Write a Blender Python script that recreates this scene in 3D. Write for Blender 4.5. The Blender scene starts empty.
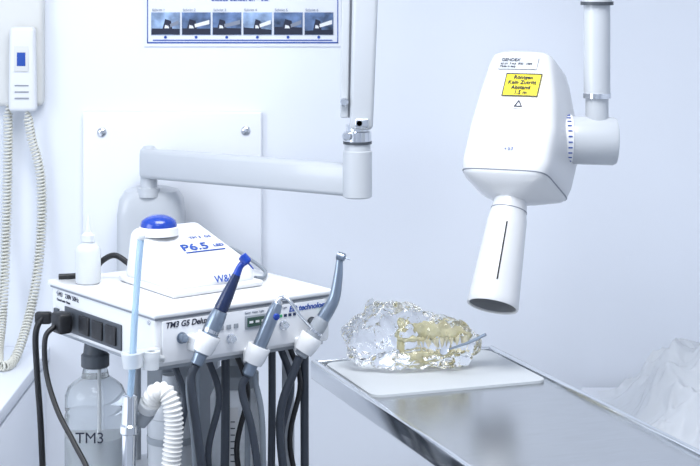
import bpy, bmesh, math, random
from mathutils import Vector, Matrix, Quaternion, noise
random.seed(4)
scene = bpy.context.scene
col = scene.collection
V = Vector

# ------------------------------------------------------------------ materials
def mat(name, c, rough=0.5, metal=0.0, trans=0.0, ior=1.45, coat=0.0, var=0.03, scale=8.0,
        bump=0.0, bscale=60.0, stretch=None, alpha=1.0):
    m = bpy.data.materials.new(name); m.use_nodes = True
    nt = m.node_tree; b = nt.nodes['Principled BSDF']
    b.inputs['Roughness'].default_value = rough
    b.inputs['Metallic'].default_value = metal
    b.inputs['Transmission Weight'].default_value = trans
    b.inputs['IOR'].default_value = ior
    b.inputs['Coat Weight'].default_value = coat
    b.inputs['Alpha'].default_value = alpha
    tc = nt.nodes.new('ShaderNodeTexCoord')
    mp = nt.nodes.new('ShaderNodeMapping')
    nt.links.new(tc.outputs['Object'], mp.inputs['Vector'])
    if stretch: mp.inputs['Scale'].default_value = stretch
    n = nt.nodes.new('ShaderNodeTexNoise'); n.inputs['Scale'].default_value = scale
    n.inputs['Detail'].default_value = 4
    nt.links.new(mp.outputs['Vector'], n.inputs['Vector'])
    r = nt.nodes.new('ShaderNodeValToRGB')
    r.color_ramp.elements[0].color = tuple(max(0, x*(1-var)) for x in c)+(1,)
    r.color_ramp.elements[1].color = tuple(min(1, x*(1+var)) for x in c)+(1,)
    r.color_ramp.elements[0].position = .3; r.color_ramp.elements[1].position = .7
    nt.links.new(n.outputs['Fac'], r.inputs['Fac'])
    nt.links.new(r.outputs['Color'], b.inputs['Base Color'])
    if bump:
        n2 = nt.nodes.new('ShaderNodeTexNoise'); n2.inputs['Scale'].default_value = bscale
        nt.links.new(mp.outputs['Vector'], n2.inputs['Vector'])
        bp = nt.nodes.new('ShaderNodeBump'); bp.inputs['Strength'].default_value = bump
        bp.inputs['Distance'].default_value = 0.002
        nt.links.new(n2.outputs['Fac'], bp.inputs['Height'])
        nt.links.new(bp.outputs['Normal'], b.inputs['Normal'])
    return m

M_wall = mat('wall_paint', (.785, .825, .90), .6, var=.012, scale=1.5, bump=.08, bscale=250)
M_ceil = mat('ceiling_paint', (.85, .87, .90), .8)
M_floor = mat('floor_vinyl', (.50, .53, .58), .4, var=.1, scale=30)
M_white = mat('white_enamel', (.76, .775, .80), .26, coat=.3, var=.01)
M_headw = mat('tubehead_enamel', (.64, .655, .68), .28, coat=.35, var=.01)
M_whitem = mat('white_plastic', (.74, .76, .80), .42, var=.015)
M_panel = mat('panel_laminate', (.79, .82, .88), .35, var=.01)
M_arm = mat('arm_grey_enamel', (.52, .55, .59), .3, coat=.3, var=.01)
M_cream = mat('cream_plastic', (.66, .67, .66), .45)
M_cord = mat('cream_cord', (.68, .68, .62), .5)
M_grey = mat('grey_plastic', (.30, .33, .37), .45)
M_dgrey = mat('dark_grey_plastic', (.06, .07, .085), .4)
M_black = mat('black_rubber', (.012, .013, .016), .45)
M_hose = mat('dark_hose', (.036, .045, .062), .4)
M_ghose = mat('grey_hose', (.20, .23, .27), .45)
M_steel = mat('brushed_steel', (.56, .575, .59), .24, metal=1, var=.05, scale=14, stretch=(1, 10, 1), bump=.03, bscale=25)
M_rim = mat('polished_steel', (.76, .78, .80), .12, metal=1, var=.04)
M_chrome = mat('chrome', (.72, .74, .77), .12, metal=1)
M_satin = mat('satin_metal', (.26, .31, .38), .30, metal=.9, var=.05)
M_blue = mat('cobalt_blue_plastic', (.006, .045, .36), .2, coat=.5)
M_dblue = mat('navy_plastic', (.008, .020, .075), .25, coat=.4)
M_inkb = mat('blue_ink', (.015, .07, .36), .6)
M_inkk = mat('dark_ink', (.015, .02, .045), .6)
M_inkg = mat('grey_ink', (.22, .25, .32), .6)
M_lab = mat('label_white', (.78, .79, .81), .5)
M_yel = mat('label_yellow', (.84, .70, .02), .5)
M_paper = mat('poster_paper', (.76, .79, .86), .4, var=.01)
M_photo = mat('poster_photo', (.10, .16, .30), .4, var=.8, scale=26)
M_photo2 = mat('poster_photo_light', (.24, .34, .52), .4, var=.7, scale=30)
M_mat = mat('bench_pad', (.53, .56, .59), .5, var=.02)
M_acr = mat('clear_acrylic', (.985, .99, 1.0), .01, trans=1.0, ior=1.40, var=.004)
M_bone = mat('yellow_resin_bone', (1.0, .93, .64), .22, var=.03, scale=40, trans=.6, ior=1.3, bump=.3, bscale=80)
M_tooth = mat('tooth_ivory', (.95, .89, .66), .3)
M_glass = mat('bottle_clear_plastic', (.86, .90, .92), .06, trans=.9, ior=1.3, var=.01)
M_frost = mat('frosted_plastic', (.86, .89, .92), .35, trans=.5, ior=1.3, var=.01)
M_btube = mat('pale_blue_tube', (.55, .74, .93), .15, trans=.45, ior=1.35)
M_sheet = mat('clear_sheet_plastic', (.86, .89, .93), .3, trans=.35, ior=1.12, coat=.3)
M_corr = mat('corrugated_plastic', (.74, .74, .73), .4)
M_disp = mat('lcd_display', (.05, .10, .08), .2)
M_green = mat('green_button', (.05, .35, .15), .4)
M_seam = mat('seam_shadow_grey', (.24, .26, .30), .6)  # grey for seam lines and for shade in grooves, slots and the arm gap
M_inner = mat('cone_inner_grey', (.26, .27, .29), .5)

# ------------------------------------------------------------------ helpers
def empty(name, loc=(0, 0, 0), rotz=0.0):
    e = bpy.data.objects.new(name, None); e.location = loc; e.rotation_euler = (0, 0, rotz)
    e.empty_display_size = .05
    col.objects.link(e); return e

def finish(name, bm, m, parent=None, sharp=42):
    bmesh.ops.recalc_face_normals(bm, faces=bm.faces)
    for f in bm.faces: f.smooth = True
    a = math.radians(sharp)
    for e in bm.edges:
        if len(e.link_faces) == 2:
            if e.calc_face_angle(0) > a: e.smooth = False
    me = bpy.data.meshes.new(name); bm.to_mesh(me); bm.free()
    o = bpy.data.objects.new(name, me); col.objects.link(o)
    me.materials.append(m)
    if parent: o.parent = parent
    return o

def box(name, lo, hi, m, parent=None, bev=0.0, seg=3, mtx=None):
    bm = bmesh.new(); bmesh.ops.create_cube(bm, size=1)
    lo = V(lo); hi = V(hi); c = (lo+hi)/2; s = hi-lo
    for v in bm.verts: v.co = V((v.co.x*s.x, v.co.y*s.y, v.co.z*s.z))+c
    if bev: bmesh.ops.bevel(bm, geom=bm.edges[:], offset=bev, segments=seg, profile=.5, affect='EDGES')
    if mtx: bmesh.ops.transform(bm, matrix=mtx, verts=bm.verts)
    return finish(name, bm, m, parent)

def beam(name, p0, p1, w, h, m, parent=None, bev=.004, ext=0.0):
    p0 = V(p0); p1 = V(p1); d = p1-p0; L = d.length
    q = d.to_track_quat('X', 'Z')
    mt = Matrix.Translation((p0+p1)/2) @ q.to_matrix().to_4x4()
    return box(name, (-L/2-ext, -w/2, -h/2), (L/2+ext, w/2, h/2), m, parent, bev, mtx=mt)

def lathe(name, p0, d, prof, m, parent=None, seg=32, cap=True, sharp=35):
    """prof: list of (distance along axis, radius)"""
    p0 = V(p0); d = V(d).normalized(); q = d.to_track_quat('Z', 'Y')
    bm = bmesh.new(); rings = []
    for t, r in prof:
        rings.append([bm.verts.new(p0+q @ V((max(r, 1e-5)*math.cos(2*math.pi*i/seg), max(r, 1e-5)*math.sin(2*math.pi*i/seg), t))) for i in range(seg)])
    for a, b in zip(rings, rings[1:]):
        for i in range(seg): bm.faces.new((a[i], a[(i+1) % seg], b[(i+1) % seg], b[i]))
    if cap:
        bm.faces.new(rings[0][::-1]); bm.faces.new(rings[-1])
    return finish(name, bm, m, parent, sharp)

def catmull(pts, n=8):
    P = [V(p) for p in pts]; P = [P[0]*2-P[1]]+P+[P[-1]*2-P[-2]]
    out = []
    for i in range(1, len(P)-2):
        for k in range(n):
            t = k/n
            out.append(.5*((2*P[i])+(-P[i-1]+P[i+1])*t+(2*P[i-1]-5*P[i]+4*P[i+1]-P[i+2])*t*t+(-P[i-1]+3*P[i]-3*P[i+1]+P[i+2])*t**3))
    out.append(P[-2]); return out

def frames(path):
    T = []
    for i in range(len(path)):
        a = path[max(0, i-1)]; b = path[min(len(path)-1, i+1)]; T.append((b-a).normalized())
    n = T[0].orthogonal().normalized(); N = [n]
    for i in range(1, len(path)):
        n = (T[i-1].rotation_difference(T[i])) @ N[-1]
        n = (n-T[i]*n.dot(T[i])).normalized(); N.append(n)
    return T, N

def tube(name, pts, r, m, parent=None, seg=12, n=8, smooth=True, sharp=50):
    path = catmull(pts, n) if smooth else [V(p) for p in pts]
    k = len(path)
    if callable(r): R = [r(i/(k-1)) for i in range(k)]
    elif isinstance(r, (list, tuple)):
        R = []
        for i in range(k):
            t = i/(k-1)*(len(r)-1); j = min(int(t), len(r)-2); R.append(r[j]+(r[j+1]-r[j])*(t-j))
    else: R = [r]*k
    T, N = frames(path); bm = bmesh.new(); rings = []
    for i, p in enumerate(path):
        B = T[i].cross(N[i])
        rings.append([bm.verts.new(p+(N[i]*math.cos(2*math.pi*j/seg)+B*math.sin(2*math.pi*j/seg))*R[i]) for j in range(seg)])
    for a, b in zip(rings, rings[1:]):
        for i in range(seg): bm.faces.new((a[i], a[(i+1) % seg], b[(i+1) % seg], b[i]))
    bm.faces.new(rings[0][::-1]); bm.faces.new(rings[-1])
    return finish(name, bm, m, parent, sharp)

def resample(path, step):
    out = [path[0]]; acc = 0
    for a, b in zip(path, path[1:]):
        L = (b-a).length
        while L > 0 and acc+L >= step:
            a = a+(b-a).normalized()*(step-acc); L = (b-a).length; acc = 0; out.append(a.copy())
        acc += L
    return out

def loft(name, secs, m, parent=None, seg=48, mtx=None, sharp=38):
    """secs: (z, hx, hy, n, ox, oy) super-ellipse sections"""
    bm = bmesh.new(); rings = []
    for z, hx, hy, n, ox, oy in secs:
        ring = []
        for i in range(seg):
            t = 2*math.pi*i/seg; c, s = math.cos(t), math.sin(t)
            ring.append(bm.verts.new((ox+hx*math.copysign(abs(c)**(2/n), c), oy+hy*math.copysign(abs(s)**(2/n), s), z)))
        rings.append(ring)
    for a, b in zip(rings, rings[1:]):
        for i in range(seg): bm.faces.new((a[i], a[(i+1) % seg], b[(i+1) % seg], b[i]))
    bm.faces.new(rings[0][::-1]); bm.faces.new(rings[-1])
    if mtx: bmesh.ops.transform(bm, matrix=mtx, verts=bm.verts)
    return finish(name, bm, m, parent, sharp)

def hexa(name, bot, top, m, parent=None, bev=.01, seg=4, sharp=42):
    bm = bmesh.new()
    b = [bm.verts.new(p) for p in bot]; t = [bm.verts.new(p) for p in top]
    n = len(b)
    bm.faces.new(b[::-1]); bm.faces.new(t)
    for i in range(n): bm.faces.new((b[i], b[(i+1) % n], t[(i+1) % n], t[i]))
    bmesh.ops.recalc_face_normals(bm, faces=bm.faces)
    if bev: bmesh.ops.bevel(bm, geom=bm.edges[:], offset=bev, segments=seg, profile=.5, affect='EDGES')
    return finish(name, bm, m, parent, sharp)

def text(name, s, loc, size, m, parent=None, rot=(math.pi/2, 0, 0), mtx=None, shear=0, bold=0):
    c = bpy.data.curves.new(name, 'FONT'); c.body = s; c.size = size; c.extrude = .0003; c.shear = shear
    c.offset = bold
    c.materials.append(m)
    o = bpy.data.objects.new(name, c); col.objects.link(o)
    if parent: o.parent = parent
    if mtx is not None: o.matrix_local = mtx
    else: o.location = loc; o.rotation_euler = rot
    return o

# ------------------------------------------------------------------ room
WY = 4.20
box('floor', (-1.9, -1.2, -.05), (2.1, WY+.1, 0), M_floor)
box('wall_back', (-1.9, WY, 0), (2.1, WY+.1, 2.7), M_wall)
box('wall_left', (-2.0, -1.2, 0), (-1.9, WY+.1, 2.7), M_wall)
box('wall_right', (2.1, -1.2, 0), (2.2, WY+.1, 2.7), M_wall)
box('wall_front', (-2.0, -1.3, 0), (2.2, -1.2, 2.7), M_wall)
box('ceiling', (-2.0, -1.3, 2.7), (2.2, WY+.1, 2.75), M_ceil)
box('baseboard_back', (-1.9, WY-.015, 0), (2.1, WY, .09), M_whitem, bev=.003)

# counter along the left
kc = empty('wall_counter', (-.72, WY, 0))
box('worktop', (-1.10, -2.1, .68), (0, -.002, .71), M_wall, kc, bev=.003)
box('carcass', (-1.10, -2.08, .08), (-.015, -.002, .68), M_wall, kc)
box('plinth', (-1.10, -2.0, 0), (-.06, -.002, .08), M_grey, kc)
for i in range(3):
    box('door_panel_%d' % i, (-.015, -2.06+i*.68, .10), (-.003, -1.40+i*.68, .67), M_wall, kc, bev=.002)

# ------------------------------------------------------------------ mounting panel
mp = empty('wall_mounting_panel', (-.425, WY, 1.0))
box('board', (-.214, -.018, -.26), (.214, 0, .274), M_panel, mp, bev=.004)
for i, (x, z) in enumerate([(-.168, .226), (.176, .230), (-.168, -.2), (.176, -.2)]):
    lathe('bolt_%d' % (i+1), (x, -.018, z), (0, -1, 0), [(0, .011), (.003, .011), (.005, .009), (.006, .004), (.009, .003)], M_chrome, mp, 20)

# ------------------------------------------------------------------ poster
po = empty('instruction_poster', (-.2575, WY-.0015, 1.43))
box('paper', (-.236, -.002, 0), (.236, 0, .34), M_paper, po)
for nm, lo, hi in [('border_bottom', (-.229, 0, .008), (.229, 0, .011)), ('border_left', (-.229, 0, .008), (-.227, 0, .332)),
                   ('border_right', (.227, 0, .008), (.229, 0, .332)), ('border_top', (-.229, 0, .330), (.229, 0, .332)),
                   ('lower_band', (-.215, 0, .014), (.215, 0, .0165))]:
    box(nm, (lo[0], -.0035, lo[2]), (hi[0], -.002, hi[2]), M_inkb, po)
rp = random.Random(11)
def pp(nm, pts, m, d):
    hexa(nm, [(a, -.004-d*.0004, b) for a, b in pts], [(a, -.0044-d*.0004, b) for a, b in pts], m, po, bev=0)
for row in range(3):
    for i in range(6):
        x = -.219+.0735*i; z = .028+row*.104
        box('photo_%d_%d' % (row, i), (x, -.004, z), (x+.069, -.002, z+.054), [M_photo2, M_photo, M_photo][(i+row) % 3], po)
        pp('bench_%d_%d' % (row, i), [(x+.001, z+.001), (x+.068, z+.001), (x+.068, z+.012+rp.random()*.006), (x+.001, z+.010+rp.random()*.01)], M_inkk, 0)
        cx_ = x+.02+rp.random()*.02; w_ = .010+rp.random()*.006
        pp('device_%d_%d' % (row, i), [(cx_-w_, z+.010), (cx_+w_, z+.010), (cx_+w_*.7, z+.034), (cx_-w_*.4, z+.038)], M_inkk, 1)
        pp('hand_%d_%d' % (row, i), [(cx_+w_*.6, z+.018), (x+.066, z+.026), (x+.066, z+.036), (cx_+w_*.5, z+.026)], M_lab if i % 2 else M_inkg, 2)
        pp('highlight_%d_%d' % (row, i), [(cx_-w_*.5, z+.016), (cx_+w_*.4, z+.016), (cx_+w_*.2, z+.022), (cx_-w_*.4, z+.024)], M_paper, 3)
        lathe('step_dot_%d_%d' % (row, i), (x+.034, -.002, z-.0055), (0, -1, 0), [(0, .0035), (.0015, .0035)], M_inkb, po, 16)
        text('caption_%d_%d' % (row, i), 'Schritt %d' % (i+1), (x+.002, -.004, z+.057), .009, M_inkg, po)
text('title', 'blaues Sensoren - 3D', (-.075, -.004, .110), .016, M_inkb, po, bold=.0003)

# ------------------------------------------------------------------ wall handset with coiled cord
ph = empty('wall_handset_unit', (-.785, WY, 1.28))
box('base_body', (-.10, -.045, .01), (.055, 0, .38), M_cream, ph, bev=.012, seg=4)
box('side_groove', (-.055, -.047, .04), (-.051, -.044, .36), M_seam, ph)
hexa('handset', [(-.022, -.075, 0), (.045, -.075, 0), (.045, -.045, 0), (-.022, -.045, 0)],
     [(-.018, -.082, .20), (.041, -.082, .20), (.041, -.045, .20), (-.018, -.045, .20)], M_whitem, ph, .010)
box('handset_window', (-.006, -.0812, .095), (.028, -.0790, .155), M_cream, ph, bev=.0006)
box('handset_badge', (.001, -.0822, .108), (.021, -.0812, .140), M_inkb, ph, bev=.0004)
for z in (.03, .045, .06): box('handset_slot_%d' % int(z*1000), (-.005, -.078, z), (.028, -.0755, z+.003), M_seam, ph)
path = catmull([(-.028, -.04, .02), (-.03, -.03, -.10), (-.034, -.035, -.30), (-.032, -.08, -.46), (-.022, -.18, -.545), (.000, -.26, -.556), (.022, -.20, -.548),
                (.040, -.09, -.44), (.050, -.04, -.30), (.048, -.03, -.16), (.028, -.045, -.06), (.020, -.06, .01)], 40)
path = resample(path, .0011)
T, N = frames(path); hel = []
for i, p in enumerate(path):
    a = i*2*math.pi/7.5; B = T[i].cross(N[i]); e = min(1, i/30, (len(path)-1-i)/30)
    hel.append(p+(N[i]*math.cos(a)+B*math.sin(a))*.0095*e)
tube('coiled_cord', hel, .0026, M_cord, ph, seg=6, smooth=False, sharp=80)

# ------------------------------------------------------------------ x-ray arm & head
xr = empty('dental_xray_machine', (0, 0, 0))
loft('wall_bracket_cover', [(.80, .060, .055, 5, -.468, 4.127), (.83, .080, .055, 6, -.468, 4.127), (1.04, .078, .055, 6, -.468, 4.127),
     (1.075, .074, .055, 5, -.468, 4.127), (1.095, .062, .048, 4, -.468, 4.127), (1.102, .04, .035, 3, -.468, 4.127)], M_arm, xr)
box('bracket_backplate', (-.53, 4.175, .85), (-.41, 4.182, 1.06), M_whitem, xr)
lathe('wall_pivot_post', (-.470, 4.09, 1.085), (0, 0, 1), [(0, .026), (.02, .026), (.022, .020), (.11, .020), (.112, .017), (.118, .012)], M_arm, xr)
beam('horizontal_arm', (-.482, 4.092, 1.163), (.012, 3.77, 1.163), .045, .068, M_arm, xr, bev=.010)
lathe('elbow_post', (.016, 3.76, 1.127), (0, 0, 1), [(0, .026), (.003, .0315), (.10, .0315), (.102, .028), (.116, .028)], M_arm, xr)
lathe('elbow_ring', (.016, 3.76, 1.243), (0, 0, 1), [(0, .031), (.006, .031)], M_dgrey, xr)
lathe('elbow_collar', (.016, 3.76, 1.249), (0, 0, 1), [(0, .030), (.020, .030), (.022, .025), (.036, .025)], M_chrome, xr)
hexa('lift_arm_main', [(-.001, 3.73, 1.275), (.049, 3.73, 1.275), (.049, 3.79, 1.275), (-.001, 3.79, 1.275)],
     [(.014, 3.72, 2.02), (.078, 3.72, 2.02), (.078, 3.80, 2.02), (.014, 3.80, 2.02)], M_arm, xr, .010)
hexa('lift_arm_link', [(-.021, 3.74, 1.300), (-.004, 3.74, 1.300), (-.004, 3.78, 1.300), (-.021, 3.78, 1.300)],
     [(-.014, 3.74, 2.02), (.008, 3.74, 2.02), (.008, 3.78, 2.02), (-.014, 3.78, 2.02)], M_arm, xr, .004)
box('lift_arm_gap_shade', (-.004, 3.75, 1.30), (.012, 3.77, 2.0), M_seam, xr)  # solid dark strip standing in for the shade between the two arms
for i, (x, z) in enumerate([(-.012, 1.335), (.02, 1.29), (-.008, 1.262)]):
    lathe('arm_pin_%d' % (i+1), (x, 3.745, z), (0, -1, 0), [(0, .009), (.018, .009), (.021, .006)], M_chrome, xr, 20)
box('arm_bolt_plate', (.01, 3.724, 1.278), (.040, 3.735, 1.300), M_chrome, xr, bev=.003)
lathe('shoulder_joint', (.045, 3.70, 2.03), (0, 1, 0), [(0, .05), (.005, .06), (.115, .06), (.12, .05)], M_arm, xr)
beam('fore_arm', (.045, 3.76, 2.05), (.496, 3.50, 2.05), .06, .075, M_arm, xr, bev=.012)
lathe('fore_arm_end', (.496, 3.50, 2.0), (0, 0, 1), [(0, .036), (.004, .042), (.09, .042), (.095, .036)], M_arm, xr)
lathe('hanger_tube_upper', (.494, 3.50, 1.555), (0, 0, 1), [(0, .030), (.45, .030)], M_arm, xr)
lathe('hanger_ring', (.494, 3.50, 1.548), (0, 0, 1), [(0, .033), (.007, .033)], M_dgrey, xr)
lathe('hanger_tube', (.494, 3.50, 1.37), (0, 0, 1), [(0, .0265), (.178, .0265)], M_arm, xr)
lathe('hanger_band', (.494, 3.50, 1.362), (0, 0, 1), [(0, .028), (.010, .028)], M_chrome, xr)
lathe('hanger_stub', (.494, 3.50, 1.315), (0, 0, 1), [(0, .023), (.047, .023)], M_arm, xr)
lathe('yoke_knuckle', (.440, 3.50, 1.278), (1, 0, -.03), [(0, .044), (.002, .047), (.010, .048), (.086, .048), (.092, .045), (.094, .038)], M_arm, xr, 48)
lathe('angle_dial', (.420, 3.50, 1.279), (1, 0, -.03), [(0, .046), (.008, .050), (.022, .050)], M_lab, xr, 48)
for i in range(28):
    a = 2*math.pi*i/28
    p = V((.435, 3.50+.0502*math.cos(a), 1.279+.0502*math.sin(a)))
    box('dial_tick_%d' % i, (-.004, -.0012, -.0008), (.004, .0012, .0008), M_inkb, xr,
        mtx=Matrix.Translation(p) @ Matrix.Rotation(a-math.pi/2, 4, 'X'))
up = V((.20, .42, .885)).normalized()
rx = V((1, 0, 0)); rx = (rx-up*rx.dot(up)).normalized(); ry = up.cross(rx)
R = Matrix((rx, ry, up)).transposed().to_4x4()
HM = Matrix.Translation(V((.316, 3.445, 1.163))) @ R
yaw = Matrix.Rotation(math.radians(-24), 4, 'Z')
HB = HM @ yaw
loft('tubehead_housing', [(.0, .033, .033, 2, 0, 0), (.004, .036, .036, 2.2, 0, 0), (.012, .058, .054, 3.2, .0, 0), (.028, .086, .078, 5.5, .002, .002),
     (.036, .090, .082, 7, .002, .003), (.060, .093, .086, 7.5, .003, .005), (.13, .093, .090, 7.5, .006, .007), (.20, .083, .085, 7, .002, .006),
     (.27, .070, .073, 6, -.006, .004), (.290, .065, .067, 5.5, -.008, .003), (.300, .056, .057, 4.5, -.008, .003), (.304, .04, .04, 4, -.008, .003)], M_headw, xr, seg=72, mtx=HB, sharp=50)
loft('housing_seam', [(.0345, .0896, .0817, 7, .002, .003), (.0366, .0908, .0830, 7, .002, .003)], M_seam, xr, seg=72, mtx=HB)
lathe('collimator_cone', HM @ V((0, 0, .006)), -up, [(0, .032), (.02, .0345), (.026, .035), (.045, .0385), (.205, .049), (.218, .050), (.220, .049), (.219, .0455), (.15, .042), (.149, .001)], M_headw, xr, 56)
lathe('cone_inner_skin', HM @ V((0, 0, .006)), -up, [(.2165, .0452), (.160, .0415), (.159, .001)], M_inner, xr, 56, cap=False)  # grey inner skin, darkened so the open end reads as hollow
lathe('cone_ring', HM @ V((0, 0, -.019)), -up, [(0, .0358), (.002, .0358)], M_seam, xr, 56)
def conept(t, ang, lift=0):
    r = .0385+(.049-.0385)*(t-.045)/.16+lift
    return HM @ V((r*math.cos(ang), r*math.sin(ang), .006-t))
tube('cone_sight_line', [conept(.060, math.radians(-92), .0002), conept(.178, math.radians(-92), .0002)], .0016, M_black, xr, seg=8, smooth=False)
def head_face(z):
    pts = [(.06, .081), (.13, .083), (.20, .079), (.27, .069), (.292, .064)]
    for (a, ya), (b, yb) in zip(pts, pts[1:]):
        if a <= z <= b: return -(ya+(yb-ya)*(z-a)/(b-a))
    return -.064
def label(name, x, z, w, h, m, off=.0012):
    bm = bmesh.new(); bmesh.ops.create_cube(bm, size=1)
    for v in bm.verts: v.co = V((v.co.x*w, v.co.y*.0012, v.co.z*h+h/2))
    bmesh.ops.transform(bm, matrix=HB @ Matrix.Translation(V((x, head_face(z)-off, z))) @ Matrix.Rotation(-math.atan2(head_face(z+h)-head_face(z), h), 4, 'X'), verts=bm.verts)
    return finish(name, bm, m, xr)
def ltext(name, s, x, z, size, m, off=.0024, bold=0):
    F = HB @ Matrix.Translation(V((x, head_face(z)-off, z))) @ Matrix.Rotation(-math.atan2(head_face(z+.02)-head_face(z), .02), 4, 'X') @ Matrix.Rotation(math.pi/2, 4, 'X')
    text(name, s, (0, 0, 0), size, m, xr, mtx=F, bold=bold)
label('type_label', -.004, .252, .082, .028, M_arm, .0022)
ltext('type_text', 'GENDEX', -.041, .270, .0100, M_inkk, .0036)
ltext('type_text_small', '65 kV  7 mA  IP20   1984\nMade in Italy', -.041, .262, .0065, M_inkk, .0036)
label('warning_label', .014, .190, .076, .052, M_yel)
for nm, x, z, w, h in [('warning_frame_top', .014, .240, .076, .002), ('warning_frame_bottom', .014, .190, .076, .002), ('warning_frame_left', -.023, .190, .0018, .051), ('warning_frame_right', .051, .190, .0018, .051)]:
    label(nm, x, z, w, h, M_inkk, .0022)
for i, s in enumerate(['R\u00f6ntgen', 'Kein Zutritt', 'Abstand', '1.5 m']):
    ltext('warning_text_%d' % i, s, [-.006, -.016, -.007, .001][i], .229-i*.0115, .0122, M_inkk, .003, .0002)
label('radiation_symbol', .014, .164, .024, .020, M_lab)
ltext('radiation_mark', '\u25b3', .006, .167, .019, M_inkk, .003, .0003)
ltext('focus_mark', '+ 0.7', .002, .075, .009, M_inkb, .002)

# ------------------------------------------------------------------ stainless table
A = V((-.078, 3.442, .852)); angT = math.atan2(.338, .941)
tb = empty('stainless_exam_table', A, angT)
Wt, Lt = .392, 1.35
box('top_sheet', (.012, -Lt+.012, -.014), (Wt-.012, -.012, -.0075), M_steel, tb)
def rim(nm, lo, hi): box(nm, lo, hi, M_rim, tb, bev=.0045, seg=4)
rim('rim_left', (0, -Lt, -.038), (.014, 0, 0)); rim('rim_right', (Wt-.014, -Lt, -.038), (Wt, 0, 0))
rim('rim_far', (.0102, -.014, -.038), (Wt-.0102, 0, 0)); rim('rim_near', (.0102, -Lt, -.038), (Wt-.0102, -Lt+.014, 0))
box('under_frame', (.03, -Lt+.06, -.060), (Wt-.03, -.30, -.034), M_satin, tb, bev=.004)
box('pedestal', (.13, -.95, -.78), (.26, -.78, -.060), M_satin, tb, bev=.01)
box('pedestal_base', (.02, -1.15, -.852), (Wt-.02, -.58, -.78), M_satin, tb, bev=.015)

pd = empty('bench_pad', A+V((0, 0, -.0073)), angT)
bm = bmesh.new()
pts = []
x0, x1, y0, y1, rr = .020, .370, -.300, -.025, .022
for cx, cy, a0 in [(x1-rr, y1-rr, 0), (x0+rr, y1-rr, 90), (x0+rr, y0+rr, 180), (x1-rr, y0+rr, 270)]:
    for k in range(7):
        a = math.radians(a0+k*15); pts.append((cx+rr*math.cos(a), cy+rr*math.sin(a)))
bv = [bm.verts.new((x, y, 0)) for x, y in pts]; tv = [bm.verts.new((x, y, .0050)) for x, y in pts]
bm.faces.new(tv); bm.faces.new(bv[::-1])
for i in range(len(bv)): bm.faces.new((bv[i], bv[(i+1) % len(bv)], tv[(i+1) % len(bv)], tv[i]))
finish('pad_sheet', bm, M_mat, pd)

# ------------------------------------------------------------------ clear head phantom
def blob(name, ells, m, parent, vox=.004, disp=.006, dscale=.03, base=None, smooth_it=6, seed=0):
    bm = bmesh.new()
    for c, r in ells:
        res = bmesh.ops.create_icosphere(bm, subdivisions=4, radius=1)
        for v in res['verts']: v.co = V((v.co.x*r[0]+c[0], v.co.y*r[1]+c[1], v.co.z*r[2]+c[2]))
    me = bpy.data.meshes.new('tmp'); bm.to_mesh(me); bm.free()
    o = bpy.data.objects.new('tmp', me); col.objects.link(o)
    md = o.modifiers.new('r', 'REMESH'); md.mode = 'VOXEL'; md.voxel_size = vox
    md = o.modifiers.new('s', 'SMOOTH'); md.iterations = smooth_it; md.factor = .5
    dg = bpy.context.evaluated_depsgraph_get(); dg.update()
    me2 = bpy.data.meshes.new_from_object(o.evaluated_get(dg))
    bpy.data.objects.remove(o)
    bm = bmesh.new(); bm.from_mesh(me2)
    bm.normal_update()
    for v in bm.verts:
        q = v.co/dscale+V((seed, seed, seed))
        f = noise.noise(q)*1.0+abs(noise.noise(q*2.1))*-.6
        v.co += v.normal*f*disp
        if base is not None and v.co.z < base: v.co.z = base
    return finish(name, bm, m, parent, 180)

sk = empty('clear_dog_head_phantom', (-.012, 3.375, .8508), math.radians(6)); sk.scale = (1.03, 1.0, 1.09)
blob('acrylic_head', [((.038, 0, .050), (.040, .045, .045)), ((.072, 0, .066), (.048, .048, .052)), ((.118, .0, .062), (.050, .048, .052)),
     ((.160, 0, .054), (.050, .042, .046)), ((.200, 0, .048), (.044, .034, .038)), ((.236, 0, .040), (.026, .026, .027)),
     ((.085, -.02, .104), (.026, .015, .022)), ((.055, .02, .098), (.018, .015, .018)),
     ((.120, -.01, .020), (.085, .050, .022)), ((.190, -.01, .018), (.055, .036, .018))], M_acr, sk, .0035, .010, .026, 0.001, 4, 3)
blob('skull_resin', [((.160, 0, .066), (.036, .018, .014)), ((.200, 0, .058), (.030, .014, .010)), ((.230, 0, .050), (.012, .011, .008)),
     ((.122, -.026, .056), (.028, .005, .005)), ((.110, 0, .074), (.014, .016, .013))], M_bone, sk, .0022, .006, .012, None, 2, 9)
blob('jaw_resin', [((.160, -.019, .022), (.054, .005, .006)), ((.160, .019, .022), (.054, .005, .006)), ((.212, 0, .022), (.015, .015, .005)),
     ((.106, -.022, .038), (.008, .005, .020)), ((.106, .022, .038), (.008, .005, .020))], M_bone, sk, .0022, .003, .012, None, 2, 5)
k = 0
for s in (-1, 1):
    for i in range(9):
        x = .136+i*.0110; y = s*(.017-.007*max(0, i-4)/4)
        lathe('upper_tooth_%d' % k, (x, y, .053), (0, 0, -1), [(0, .0040), (.006, .0035), (.013, .001)], M_tooth, sk, 8)
        lathe('lower_tooth_%d' % k, (x+.004, y, .025), (0, 0, 1), [(0, .0038), (.005, .0032), (.011, .001)], M_tooth, sk, 8)
        k += 1
pr = empty('dental_mirror', (0, 0, 0))
tube('handle', [(.184, 3.330, .896), (.225, 3.312, .914), (.256, 3.300, .932)], [.0018, .0028, .0030], M_satin, pr, seg=10, smooth=False)
lathe('mirror_disc', (.180, 3.331, .894), (-.4, -.6, .6), [(0, .009), (.002, .009), (.0022, .008)], M_chrome, pr, 24)

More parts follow.
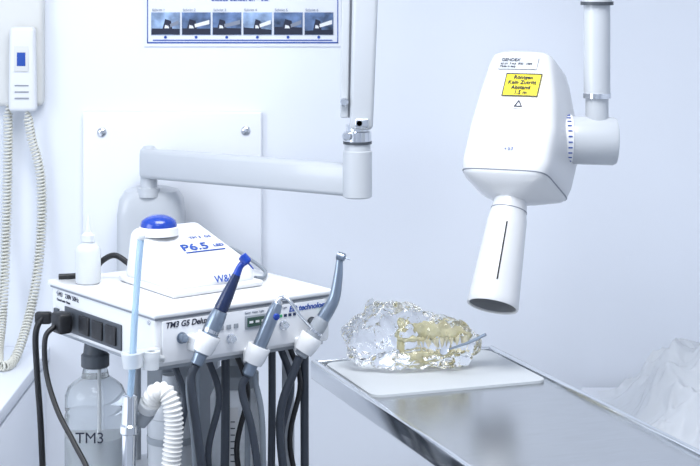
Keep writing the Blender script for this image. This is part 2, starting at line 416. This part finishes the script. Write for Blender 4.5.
# ------------------------------------------------------------------ dental cart unit
ang = math.radians(36.5)
Nc = V((-.334, 3.0, 1.033))
ct = empty('dental_cart_unit', Nc, ang)
CM = Matrix.Translation(Nc) @ Matrix.Rotation(ang, 4, 'Z')
def C(x, y, z): return CM @ V((x, y, z))
LX, LY = .37, .39
box('housing', (0, 0, -.096), (LX, LY, -.010), M_white, ct, bev=.008)
box('top_plate', (-.005, -.006, -.010), (LX+.005, LY+.005, .0), M_white, ct, bev=.004)
box('bottom_plate', (.01, .01, -.102), (LX-.01, LY-.01, -.096), M_grey, ct)
box('plate_seam', (-.001, -.0015, -.0135), (LX+.001, LY+.001, -.0105), M_seam, ct)
box('front_fascia', (.012, -.004, -.088), (LX-.012, 0, -.016), M_whitem, ct, bev=.0015)
fr = (math.pi/2, 0, 0)
text('model_text', 'TM3 G5 Deluxe', (.018, -.0046, -.028), .0140, M_inkk, ct, fr, shear=.2, bold=.0003)
text('side_text', 'ED technology', (.275, -.0046, -.030), .0140, M_inkb, ct, fr, shear=.2, bold=.0003)
def knob(nm, x, z, r, m=M_dgrey, l=.012):
    lathe(nm, (x, -.004, z), (0, -1, 0), [(0, r*1.25), (.002, r*1.25), (.0022, r), (l, r*.9), (l+.001, r*.7)], m, ct, 24)
knob('power_knob', .050, -.048, .008, M_satin)
knob('flow_knob_1', .150, -.062, .007, M_chrome); knob('flow_knob_2', .262, -.052, .007, M_chrome)
knob('flow_knob_3', .325, -.055, .008, M_dgrey); knob('flow_knob_4', .352, -.040, .006, M_green)
box('display_bezel', (.180, -.0065, -.050), (.232, -.004, -.026), M_grey, ct, bev=.001)
box('display', (.184, -.0075, -.046), (.228, -.0065, -.030), M_disp, ct)
for i in range(3): box('display_mark_%d' % i, (.188+i*.013, -.0078, -.040), (.196+i*.013, -.0075, -.036), M_lab, ct)
for i in range(5): box('led_%d' % i, (.244+i*.010, -.0055, -.038), (.250+i*.010, -.004, -.033), M_green if i < 2 else M_dblue, ct)
for i in range(4): box('key_%d' % i, (.112+i*.015, -.006, -.045), (.121+i*.015, -.004, -.037), M_grey, ct, bev=.0008)
for i in range(2): text('fine_print_%d' % i, 'Speed  Water  Light', (.180+i*.050, -.0046, -.023), .0050, M_inkg, ct, fr)
sr = (math.pi/2, 0, -math.pi/2)
text('type_text', 'TM3   230V 50Hz', (-.0006, .365, -.026), .012, M_inkk, ct, sr)
text('type_text_small', 'Dental units  Bonn', (-.0006, .365, -.035), .007, M_inkk, ct, sr)
box('socket_recess', (-.003, .115, -.086), (0, .330, -.040), M_dgrey, ct, bev=.001)
for i in range(3): box('socket_%d' % i, (-.007, .130+i*.050, -.080), (-.003, .168+i*.050, -.046), M_black, ct, bev=.002)
box('mains_plug', (-.034, .288, -.084), (-.007, .326, -.046), M_black, ct, bev=.006)
box('grounding_port', (-.004, .355, -.070), (0, .372, -.050), M_dgrey, ct)
for i in range(4): lathe('side_screw_%d' % i, (-.001, [.02, .36, .02, .36][i], [-.02, -.02, -.084, -.084][i]), (-1, 0, 0), [(0, .004), (.0015, .003)], M_chrome, ct, 12)
box('shelf', (-.03, .055, -.375), (LX, LY, -.363), M_whitem, ct, bev=.003)
for i, (x, y) in enumerate([(.17, .37), (.345, .36), (.345, .10)]):
    lathe('post_%d' % (i+1), (x, y, -.985), (0, 0, 1), [(0, .012), (.886, .012)], M_arm, ct, 20)
box('rear_column_shade', (.19, .30, -.95), (.32, .365, -.10), M_grey, ct, bev=.01)  # support column, its grey also stands in for the shadow under the housing
box('base_plate', (-.02, .0, -.985), (LX+.02, LY+.02, -.955), M_grey, ct, bev=.01)
for i, (x, y) in enumerate([(.02, .04), (.35, .04), (.02, .36), (.35, .36)]):
    p = V((x, y, -.985))
    box('caster_fork_%d' % i, p+V((-.014, -.014, -.03)), p+V((.014, .014, 0)), M_grey, ct, bev=.003)
    lathe('caster_wheel_%d' % i, p+V((-.010, 0, -.025)), (1, 0, 0), [(0, .018), (.003, .023), (.017, .023), (.020, .018)], M_black, ct, 24)

def hanger(nm, x, axis, p):
    a = V(axis).normalized()
    inv = CM.inverted(); pl = inv @ V(p); al = inv.to_3x3() @ a
    lathe(nm+'_cup', pl-al*.018, al, [(0, .014), (0.001, .017), (.012, .0195), (.032, .021), (.034, .020), (.032, .0175), (.004, .0150), (.0035, .001)], M_white, ct, 32)
    box(nm+'_bracket', (pl.x-.011, pl.y+.014, pl.z-.020), (pl.x+.011, 0.0, pl.z+.008), M_white, ct, bev=.004)

inv = CM.inverted()
def along(p0, p1, t): return V(p0).lerp(V(p1), t)
h1 = empty('dental_handpiece', (0, 0, 0))
a0, a1 = V((-.264, 2.998, .945)), V((-.188, 3.020, 1.112)); ax = (a1-a0).normalized()
lathe('motor', a0, ax, [(0, .008), (.002, .011), (.02, .012), (.022, .0145), (.082, .0150), (.095, .0135), (.10, .0125)], M_satin, h1)
lathe('motor_band', a0+ax*.060, ax, [(0, .0154), (.006, .0154)], M_chrome, h1)
lathe('sleeve', a0+ax*.1003, ax, [(0, .0115), (.004, .0128), (.03, .0110), (.055, .0085), (.066, .0075)], M_dblue, h1)
pt = a0+ax*.166
tube('neck', [pt, pt+V((.006, .002, .014)), pt+V((.013, .002, .022))], [.0072, .0060, .0062], M_blue, h1)
lathe('head', pt+V((.008, .002, .034)), (.55, -.1, -.6), [(0, .004), (.002, .0085), (.016, .0085), (.019, .006), (.020, .0015), (.032, .001)], M_blue, h1, 20)
hanger('holder_1', .11, ax, along(a0, a1, .22))
h2 = empty('air_water_syringe', (0, 0, 0))
b0, b1 = V((-.182, 3.085, .905)), V((-.128, 3.100, 1.030)); bx = (b1-b0).normalized()
lathe('body', b0, bx, [(0, .007), (.004, .011), (.05, .0125), (.10, .0125), (.125, .0115), (.136, .009), (.138, .006)], M_satin, h2)
lathe('button', b0+bx*.112+V((.007, -.008, .002)), (.5, -.75, -.2), [(0, .006), (.004, .006), (.005, .004)], M_blue, h2, 20)
tube('nozzle', [b1+V((-.002, 0, -.003)), b1+V((.006, -.004, .010)), b1+V((.020, -.010, .008)), b1+V((.040, -.018, -.018)), b1+V((.062, -.026, -.040))], [.005, .0045, .0036, .003, .0026], M_chrome, h2)
lathe('collar', b1-bx*.003, bx, [(0, .0075), (.008, .007)], M_chrome, h2, 24)
hanger('holder_2', .226, bx, along(b0, b1, .30))
h3 = empty('dental_handpiece', (0, 0, 0)); h3.name = 'dental_handpiece.001'
c0 = V((-.090, 3.150, .925)); c1 = V((-.040, 3.162, 1.005)); cx = (c1-c0).normalized()
lathe('motor', c0, cx, [(0, .008), (.002, .0115), (.02, .0125), (.022, .0145), (.070, .0145), (.078, .0125)], M_grey, h3)
lathe('motor_band', c0+cx*.05, cx, [(0, .0149), (.004, .0149)], M_chrome, h3)
tube('sleeve', [c0+cx*.076, c0+cx*.098, c0+cx*.118+V((0, 0, .004)), V((-.0215, 3.168, 1.065)), V((-.0190, 3.170, 1.092))], [.0125, .012, .0105, .0085, .0065], M_satin, h3, seg=20)
lathe('head', V((-.024, 3.171, 1.103)), (.9, -.2, -.25), [(0, .0055), (.0015, .0080), (.014, .0080), (.016, .006), (.017, .0012), (.026, .0009)], M_satin, h3, 20)
tube('head_neck', [V((-.0190, 3.170, 1.088)), V((-.0185, 3.171, 1.101))], [.0065, .0062], M_satin, h3, smooth=False)
hanger('holder_3', .336, cx, along(c0, c1, .28))

# hoses (parts of the cart, modelled in world coordinates)
hs = empty('instrument_hoses', (0, 0, 0)); hs.parent = ct; hs.matrix_parent_inverse = inv
def hose_loop(nm, start, d, endl, low, r, m, sway=0.0):
    s = V(start); d = V(d).normalized(); e = C(*endl)
    mid = (s+e)/2
    pts = [s-d*.001, s-d*.02+V((0, 0, -.01)), V((s.x+sway-d.x*.04, s.y-.005, s.z-.12)), V((s.x*.7+mid.x*.3+sway, s.y*.8+mid.y*.2, low+.07)), V((mid.x+sway*.5, mid.y, low)),
           V((e.x*.85+mid.x*.15, e.y*.85+mid.y*.15, low+.08)), e+V((0, 0, -.12)), e]
    tube(nm, pts, r, m, hs, seg=12, n=10)
hose_loop('hose_1', a0, ax, (.16, .028, -.100), .56, .0078, M_hose, .02)
hose_loop('hose_2', b0, bx, (.26, .028, -.100), .50, .0070, M_hose, .03)
hose_loop('hose_3', c0, cx, (.33, .025, -.100), .53, .0078, M_hose, -.015)
hose_loop('hose_4', C(.06, -.015, -.115), (0, 0, 1), (.10, .028, -.100), .60, .0070, M_ghose, .01)
hose_loop('hose_5', C(.195, -.012, -.105), (0, 0, 1), (.215, .040, -.100), .48, .0055, M_ghose, .015)
for i, (x, m, r) in enumerate([(.06, M_hose, .006), (.13, M_hose, .006), (.19, M_black, .005), (.285, M_hose, .0065), (.305, M_black, .005)]):
    tube('drop_hose_%d' % i, [C(x, .04, -.10), C(x+.012, .02, -.17), C(x-.01, .022, -.27), C(x+.015, .03, -.40), C(x, .04, -.60), C(x, .05, -.95)], r, m, hs)

su = empty('suction_hose', (0, 0, 0)); su.parent = ct; su.matrix_parent_inverse = inv
cpts = catmull([(-.338, 2.972, .885), (-.330, 2.962, .905), (-.312, 2.955, .908), (-.300, 2.95, .885), (-.297, 2.95, .845), (-.302, 2.95, .78), (-.306, 2.955, .68), (-.28, 2.98, .52), (-.25, 3.06, .30), (-.24, 3.12, .09)], 60)
cpts = resample(cpts, .0014)
tube('corrugated_tube', cpts, lambda t: .0150+.0020*math.sin(t*len(cpts)*.0014/.0075*2*math.pi), M_corr, su, seg=24, smooth=False, sharp=80)
lathe('hose_cuff', (-.346, 2.978, .872), (.35, -.45, .85), [(0, .012), (.002, .0165), (.018, .0175), (.020, .015)], M_frost, su)
lathe('hose_elbow', (-.360, 2.985, .848), (.62, -.2, .75), [(0, .010), (.002, .013), (.026, .013), (.03, .011)], M_grey, su)
tube('ejector_tail_hose', [(-.375, 2.96, .742), (-.378, 2.965, .70), (-.36, 3.0, .45), (-.31, 3.07, .25), (-.29, 3.12, .10)], .009, M_ghose, su)
se = empty('saliva_ejector', (0, 0, 0))
tube('clear_tube', [(-.354, 2.962, 1.166), (-.358, 2.960, 1.12), (-.364, 2.958, 1.03), (-.368, 2.958, .95), (-.372, 2.960, .90)], .0058, M_btube, se, seg=16)
lathe('tip', (-.3535, 2.962, 1.165), (.05, 0, 1), [(0, .006), (.004, .0068), (.008, .006)], M_frost, se, 16)
lathe('valve_handle', (-.372, 2.96, .904), (-.02, 0, -1), [(0, .008), (.003, .0125), (.05, .0135), (.053, .016), (.065, .016), (.068, .0125), (.11, .012), (.16, .010)], M_chrome, se)
box('clip_arm', (-.038, -.012, -.085), (.004, .004, -.058), M_frost, ct, bev=.003)
lathe('clip_ring', inv @ V((-.3665, 2.958, .950)), inv.to_3x3() @ V((-.06, 0, 1)), [(0, .0072), (0, .017), (.024, .019), (.024, .0072)], M_frost, ct, 28, cap=False)
lathe('clip_ring_front', inv @ V((-.338, 2.968, .945)), inv.to_3x3() @ V((.03, 0, 1)), [(0, .007), (0, .014), (.030, .015), (.030, .007)], M_frost, ct, 28, cap=False)
tube('clip_link', [inv @ V((-.352, 2.962, .962)), inv @ V((-.328, 2.975, .962)), inv @ V((-.322, 3.0, .955))], .006, M_frost, ct)

cb = empty('mains_cable', (0, 0, 0))
tube('cord', [C(-.035, .308, -.07), C(-.055, .305, -.09), C(-.060, .290, -.15), C(-.058, .25, -.21), C(-.05, .20, -.26), C(-.045, .15, -.31), C(-.045, .13, -.40), C(-.045, .15, -.62), C(-.035, .17, -.945)], .0050, M_black, cb)
cb2 = empty('mains_cable', (0, 0, 0)); cb2.name = 'mains_cable.001'
box('connector', (-.600, 3.325, .945), (-.568, 3.343, .968), M_black, cb2, bev=.005)
tube('cord', [(-.572, 3.334, .958), (-.585, 3.33, .957), (-.596, 3.32, .93), (-.594, 3.32, .86), (-.585, 3.32, .72), (-.580, 3.32, .5), (-.60, 3.34, .2), (-.58, 3.36, .012), (-.45, 3.5, .010)], .0060, M_black, cb2)

wb = empty('water_bottle', (-.471, 3.235, .6705))
lathe('bottle', (0, 0, 0), (0, 0, 1), [(0, .045), (.003, .053), (.01, .056), (.13, .056), (.135, .054), (.14, .056), (.165, .056), (.180, .050), (.190, .038), (.198, .026), (.215, .022)], M_glass, wb, 40)
lathe('water_inside', (0, 0, .004), (0, 0, 1), [(0, .045), (.002, .050), (.085, .050)], M_frost, wb, 40)
lathe('bottle_cap', (0, 0, .216), (0, 0, 1), [(0, .024), (.002, .026), (.022, .026), (.026, .022), (.045, .020)], M_dgrey, wb, 32)
text('bottle_text', 'TM3', (-.028, -.0568, .09), .028, M_inkk, wb)
tube('dip_tube', [(0.006, 0, .212), (.006, -.002, .1), (.004, 0, .02)], .003, M_lab, wb)
wc = empty('waste_canister', (-.322, 3.158, .6705))
lathe('pot', (0, 0, 0), (0, 0, 1), [(0, .038), (.004, .042), (.145, .043), (.147, .046), (.165, .046), (.18, .036), (.188, .02), (.22, .016)], M_arm, wc, 40)
lathe('pot_band', (0, 0, .10), (0, 0, 1), [(0, .0445), (.012, .0445)], M_grey, wc, 40)
gj = empty('collection_jar', (-.212, 3.242, .6705))
lathe('jar', (0, 0, 0), (0, 0, 1), [(0, .042), (.004, .046), (.16, .047), (.175, .040), (.18, .034)], M_frost, gj, 40)
lathe('jar_lid', (0, 0, .18), (0, 0, 1), [(0, .040), (.002, .043), (.024, .043), (.027, .038), (.04, .02), (.06, .016)], M_grey, gj, 32)
box('level_scale', (-.008, -.0485, .03), (.008, -.046, .15), M_lab, gj)
for i in range(8): box('scale_mark_%d' % i, (-.006, -.0495, .04+i*.012), (.002, -.0485, .0415+i*.012), M_inkk, gj)

# ------------------------------------------------------------------ scaler control unit
dv = empty('ultrasonic_scaler_console', C(-.010, .006, 0), ang)
hexa('housing', [(.100, .085, .004), (.292, .095, .004), (.284, .290, .004), (.110, .290, .004)],
     [(.108, .108, .050), (.282, .108, .050), (.268, .276, .106), (.116, .276, .106)], M_white, dv, .018, 6)
hexa('base_skirt', [(.098, .080, .0), (.296, .090, .0), (.288, .294, .0), (.106, .294, .0)],
     [(.096, .078, .012), (.298, .088, .012), (.290, .296, .012), (.104, .296, .012)], M_white, dv, .005, 3)
loft('knob_bezel', [(.090, .038, .038, 2, .158, .236), (.104, .037, .037, 2, .158, .236), (.106, .034, .034, 2, .158, .236)], M_lab, dv)
loft('control_knob', [(.104, .0345, .0345, 2, .158, .236), (.110, .0345, .0345, 2, .158, .236), (.117, .032, .032, 2, .158, .236), (.123, .024, .024, 2, .158, .236), (.127, .013, .013, 2, .158, .236), (.128, .005, .005, 2, .158, .236)], M_blue, dv)
sl = math.atan2(.056, .168)
def topm(x, y, off=.0016):
    z = .050+(y-.108)*math.tan(sl)+off
    return Matrix.Translation((x, y, z)) @ Matrix.Rotation(sl, 4, 'X')
text('model_text', 'P6.5', None, .034, M_inkb, dv, mtx=topm(.166, .160), shear=.15, bold=.0004)
text('model_led', 'LED', None, .013, M_inkb, dv, mtx=topm(.236, .164), bold=.0002)
text('model_top', 'TM 3  G5', None, .012, M_inkb, dv, mtx=topm(.205, .200))
box('front_stripe', (-.042, -.0013, -.0006), (.042, .0013, .0006), M_inkb, dv, mtx=topm(.210, .152))
fm = Matrix.Translation((.190, .0865, .018)) @ Matrix.Rotation(math.radians(2.0), 4, 'Z') @ Matrix.Rotation(math.radians(66), 4, 'X')
text('maker_text', 'W&H', None, .019, M_inkb, dv, mtx=fm, bold=.0002)
tube('handpiece_cord', [(.285, .26, .03), (.31, .275, .045), (.345, .27, .040), (.365, .23, .02), (.360, .18, .008), (.33, .14, .0055), (.302, .125, .010)], .0036, M_ghose, dv)
tube('power_cord', [(.125, .285, .030), (.11, .315, .045), (.09, .33, .035), (.075, .345, .010), (.05, .362, .006), (.02, .372, .006)], .0055, M_black, dv)

db = empty('dispensing_bottle', (-.490, 3.275, 1.033))
lathe('body', (0, 0, 0), (0, 0, 1), [(0, .020), (.002, .0225), (.006, .0235), (.060, .0235), (.066, .0225), (.072, .018), (.076, .012), (.078, .011)], M_frost, db, 32)
lathe('cap', (0, 0, .0785), (0, 0, 1), [(0, .013), (.012, .013), (.014, .010), (.018, .006), (.050, .002), (.052, .001)], M_frost, db, 24)
lathe('liquid', (0, 0, .002), (0, 0, 1), [(0, .019), (.002, .0215), (.03, .0215)], M_lab, db, 32)

# ------------------------------------------------------------------ side cabinet with crumpled plastic sheet
sc = empty('side_cabinet', (.86, 3.86, 0))
box('carcass', (-.30, -.26, .06), (.32, .30, .60), M_whitem, sc, bev=.005)
box('plinth', (-.28, -.24, 0), (.30, .28, .06), M_grey, sc)
box('worktop', (-.31, -.27, .60), (.33, .31, .62), M_panel, sc, bev=.004)
for i in range(2):
    box('drawer_%d' % i, (-.29, -.272, .08+i*.26), (.31, -.26, .32+i*.26), M_whitem, sc, bev=.003)
    tube('drawer_pull_%d' % i, [(-.06, -.272, .27+i*.26), (-.055, -.295, .27+i*.26), (.055, -.295, .27+i*.26), (.06, -.272, .27+i*.26)], .004, M_chrome, sc)
bm = bmesh.new(); nx, ny = 110, 90; grid = []
for j in range(ny+1):
    row = []
    for i in range(nx+1):
        u, v = i/nx, j/ny
        x = -.28+.58*u; y = -.25+.52*v
        e = min(u, 1-u, v, 1-v)*5; e = min(1, e); e = e*e*(3-2*e)
        hgt = .05+.12*math.exp(-((x+.06)**2/.022+(y-.03)**2/.03))+.05*math.exp(-((x-.18)**2/.01+(y+.06)**2/.02))
        q = V((x*11, y*11, .3)); f = 1-abs(noise.noise(q))*2; f2 = 1-abs(noise.noise(q*2.3+V((5, 1, 2))))*2
        f3 = 1-abs(noise.noise(q*5+V((1, 8, 2))))*2
        z = e*(hgt*(.72+.30*f)+.016*f2+.006*f3)+.003
        row.append(bm.verts.new((x+.02*noise.noise(q*1.3), y+.02*noise.noise(q*1.3+V((9, 9, 9))), max(.002, z))))
    grid.append(row)
for j in range(ny):
    for i in range(nx): bm.faces.new((grid[j][i], grid[j][i+1], grid[j+1][i+1], grid[j+1][i]))
sh = finish('crumpled_plastic_sheet', bm, M_sheet, None, 180)
sh.location = (.86, 3.86, .6205)

# ------------------------------------------------------------------ lights
def area(name, loc, rot, size, power, c, sy=None):
    l = bpy.data.lights.new(name, 'AREA'); l.energy = power; l.color = c; l.shape = 'RECTANGLE'; l.size = size; l.size_y = sy or size
    o = bpy.data.objects.new(name, l); o.location = loc; o.rotation_euler = rot; col.objects.link(o); return o
area('ceiling_light_panel', (-.1, 2.6, 2.66), (0, 0, 0), 1.2, 46, (.98, .99, 1.0), 1.0)
area('ceiling_light_panel_rear', (-.5, .6, 2.66), (0, 0, 0), 1.4, 17, (.97, .985, 1.0), 1.2)
area('left_area_light', (-1.85, 2.1, 1.6), (0, math.radians(-90), 0), 1.1, 22, (.90, .95, 1.0), 1.4)  # cool area light beside the left wall, which has no window
w = bpy.data.worlds.new('world'); scene.world = w; w.use_nodes = True
w.node_tree.nodes['Background'].inputs[0].default_value = (.8, .87, 1, 1)
w.node_tree.nodes['Background'].inputs[1].default_value = .3

cd = bpy.data.cameras.new('camera'); cam = bpy.data.objects.new('camera', cd); col.objects.link(cam)
cam.location = (0, 0, 1.64); cam.rotation_euler = (math.pi/2, 0, 0)
cd.sensor_width = 36; cd.lens = 90; cd.shift_y = -274/700
cd.clip_start = .05
cd.dof.use_dof = True; cd.dof.focus_distance = 3.25; cd.dof.aperture_fstop = 22
scene.camera = cam
scene.view_settings.view_transform = 'Standard'
